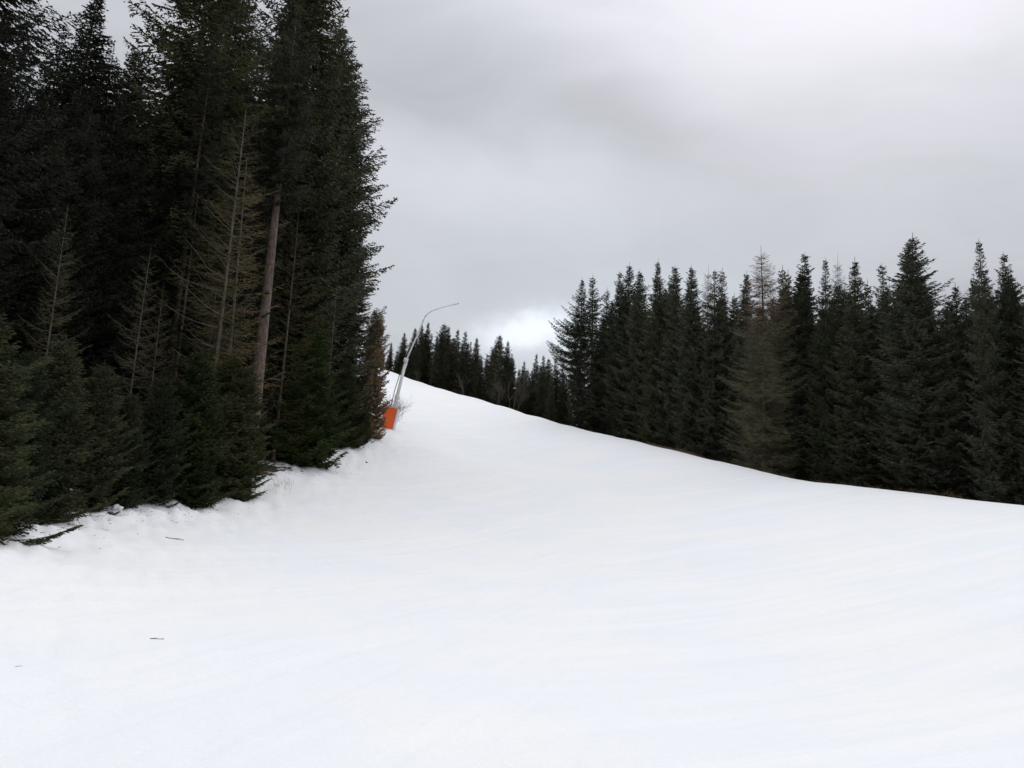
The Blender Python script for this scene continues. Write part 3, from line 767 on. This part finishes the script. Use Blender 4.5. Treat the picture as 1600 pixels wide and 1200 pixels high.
b0 = ground_hit(613, 655)
bare_bush('bush', foot.x + .12, foot.y + .9, 3.5, 'reddish bare bush growing behind the orange pad of the snow lance', 301, M_RED, stems=15, spread=.5, cat='bush', thick=.0065, depth=4)

# ------------------------------------------------------------------ small things on the snow
def twig_obj(name, px, py, length, ang, label, cat='branch', forks=3, r=.012, seed=1, lift=.02):
    p = ground_hit(px, py); rng = np.random.default_rng(seed); paths = []
    n = 7; d = np.array([math.cos(ang), math.sin(ang), 0.0]); P = [np.array([0, 0, 0.0])]
    for i in range(n - 1): P.append(P[-1] + (d + rng.normal(size=3) * .12) * length / (n - 1))
    P = np.array(P)
    for i, q in enumerate(P): q[2] = height(p.x + q[0], p.y + q[1]) - p.z + lift + .10 * (lift > .03) * math.sin(i / (n - 1) * 3.1)
    paths.append((P, np.linspace(r, r * .35, n)))
    for k in range(forks):
        i = rng.integers(1, n - 1); sg = rng.choice([-1, 1]); a2 = ang + sg * rng.uniform(.4, .9)
        Lq = length * rng.uniform(.2, .45); Q = [P[i]]
        for _ in range(4): Q.append(Q[-1] + np.array([math.cos(a2), math.sin(a2), rng.uniform(-.05, .15)]) * Lq / 4)
        paths.append((np.array(Q), np.linspace(r * .6, r * .2, 5)))
    e = bpy.data.objects.new(name, mesh_np(name, *tubes(paths, 5), M_BARK, True)); COL.objects.link(e); e.location = p
    tag(e, label, cat); return e
twig_obj('fallen_branch', 92, 815, 1.25, -.75, 'dark forked fallen branch lying on the snow edge under the young spruces', forks=5, r=.013, seed=3, lift=.08)
twig_obj('fallen_branch', 66, 826, .7, -.2, 'short dark branch end lying at the snow edge left of the forked branch', forks=4, r=.010, seed=8, lift=.05)
twig_obj('stick', 258, 841, .38, .5, 'brown twig on the open snow below the left forest edge', cat='stick', forks=4, r=.008, seed=4, lift=.006)
twig_obj('stick', 234, 1003, .14, .6, 'small dark twig alone on the snow at the lower left', cat='stick', forks=2, r=.004, seed=5, lift=.004)
twig_obj('stick', 24, 1042, .05, .6, 'tiny twig on the snow near the left border, lowest of the three twigs', cat='stick', forks=1, r=.002, seed=6, lift=.002)
def lump(name, px, py, s, mat, label, cat, seed):
    p = ground_hit(px, py); bm = bmesh.new(); bmesh.ops.create_icosphere(bm, subdivisions=3, radius=s)
    for v in bm.verts:
        k = noise.noise(v.co * (1.6 / s) + Vector((seed, 0, 0))) * .55 + noise.noise(v.co * (4 / s)) * .15
        v.co *= 1 + k; v.co.z *= .6
    for f_ in bm.faces: f_.smooth = True
    me_ = bpy.data.meshes.new(name); bm.to_mesh(me_); bm.free(); me_.materials.append(mat)
    o = link(name, me_); o.location = p + Vector((0, 0, s * .25)); tag(o, label, cat)
M_STONE = simple_mat('wet_stone', (0.10, 0.09, 0.085), .7, 0, .4, 12)
M_CHUNK = simple_mat('snow_chunk', (0.86, 0.86, 0.88), .8, 0, .04, 12)
lump('snow_lump', 181, 803, .13, M_CHUNK, 'pale lump of snow at the foot of the dark young spruces', 'snow lump', 1)
lump('stone', 172, 805, .08, M_STONE, 'brown stone beside the pale snow lump', 'stone', 2)
lump('stone', 396, 760, .09, M_STONE, 'dark stone on the snow right of the low young spruce at the bank', 'stone', 3)
lump('stone', 572, 724, .07, M_STONE, 'tiny dark stone on the snow right of the bright green spruce', 'stone', 4)
lump('stone', 567, 703, .06, M_STONE, 'tiny stone on the snow just below the brown dying spruce', 'stone', 5)

# dry grass poking out along the edges of the run
def grass(name, centres, label, seed, mat, n=26, h=.28):
    rng = np.random.default_rng(seed); paths = []
    for c, rr_, k in centres:
        for i in range(k):
            a = rng.uniform(0, 6.28); q = math.sqrt(rng.random()) * rr_
            x, y = c.x + math.cos(a) * q, c.y + math.sin(a) * q
            z = height(x, y) - .03; hh = h * rng.uniform(.4, 1.2); b2 = rng.normal(size=2) * hh * .4
            s = np.linspace(0, 1, 4)
            paths.append((np.column_stack([x + b2[0] * s ** 2, y + b2[1] * s ** 2, z + .08 + hh * s * (1 - .2 * s)]), np.array([.006, .005, .004, .001])))
    o = link(name, mesh_np(name, *tubes(paths, 3), mat)); tag(o, label, 'grass', kind='stuff')
M_STRAW = simple_mat('dry_grass', (0.17, 0.10, 0.05), .8, 0, .4, 3)
M_PALEG = simple_mat('frosted_grass', (0.50, 0.50, 0.40), .8, 0, .2, 3)
cs = []
for px in range(1022, 1092, 3):
    p = at(px, float(np.interp(px, [c[0] for c in CREST], [c[1] for c in CREST])) + 1, crest_r(px) + 1.0); cs.append((p, .9, 60))
for i in range(60):
    px = rd.uniform(900, 1500)
    p = at(px, float(np.interp(px, [c[0] for c in CREST], [c[1] for c in CREST])), crest_r(px) + rd.uniform(.2, 2.0)); cs.append((p, .5, 10))
grass('dry_grass', cs, 'rusty dry grass strip on the right crest of the run in front of the forest', 5, M_STRAW, h=.26)
cs = [(ground_hit(px, py), .5, 14) for px, py in ((425, 765), (432, 757), (418, 772), (440, 768), (450, 760))]
grass('pale_grass', cs, 'thin pale grass blades sticking out of the snow bank', 6, M_PALEG, h=.25)
# bark flakes, twigs and needles shed on the snow near the trees
rng = np.random.default_rng(77); paths = []
for i in range(650):
    k = rng.integers(2, 9); u = rng.random(); a_, b2_ = Lp[k], Lp[k + 1]
    x = a_.x * (1 - u) + b2_.x * u; y = a_.y * (1 - u) + b2_.y * u
    dd = abs(rng.normal()) * .8 - .4; x += dd * .9; y -= dd * .35
    l_ = rng.uniform(.02, .08) * (1 if rng.random() < .93 else 2.5); a = rng.uniform(0, 6.28); z = height(x, y) + .004
    paths.append((np.array([[x, y, z], [x + math.cos(a) * l_, y + math.sin(a) * l_, z + .01]]), np.array([.006, .003])))
tag(link('forest_litter', mesh_np('forest_litter', *tubes(paths, 3), M_BARK)), 'dark twigs and bark bits scattered on the snow under the left trees', 'litter', kind='stuff')
print('TREES', sum(NT_.values()), NT_, 'TRIS', sum(len(m.polygons) * 2 for m in bpy.data.meshes))
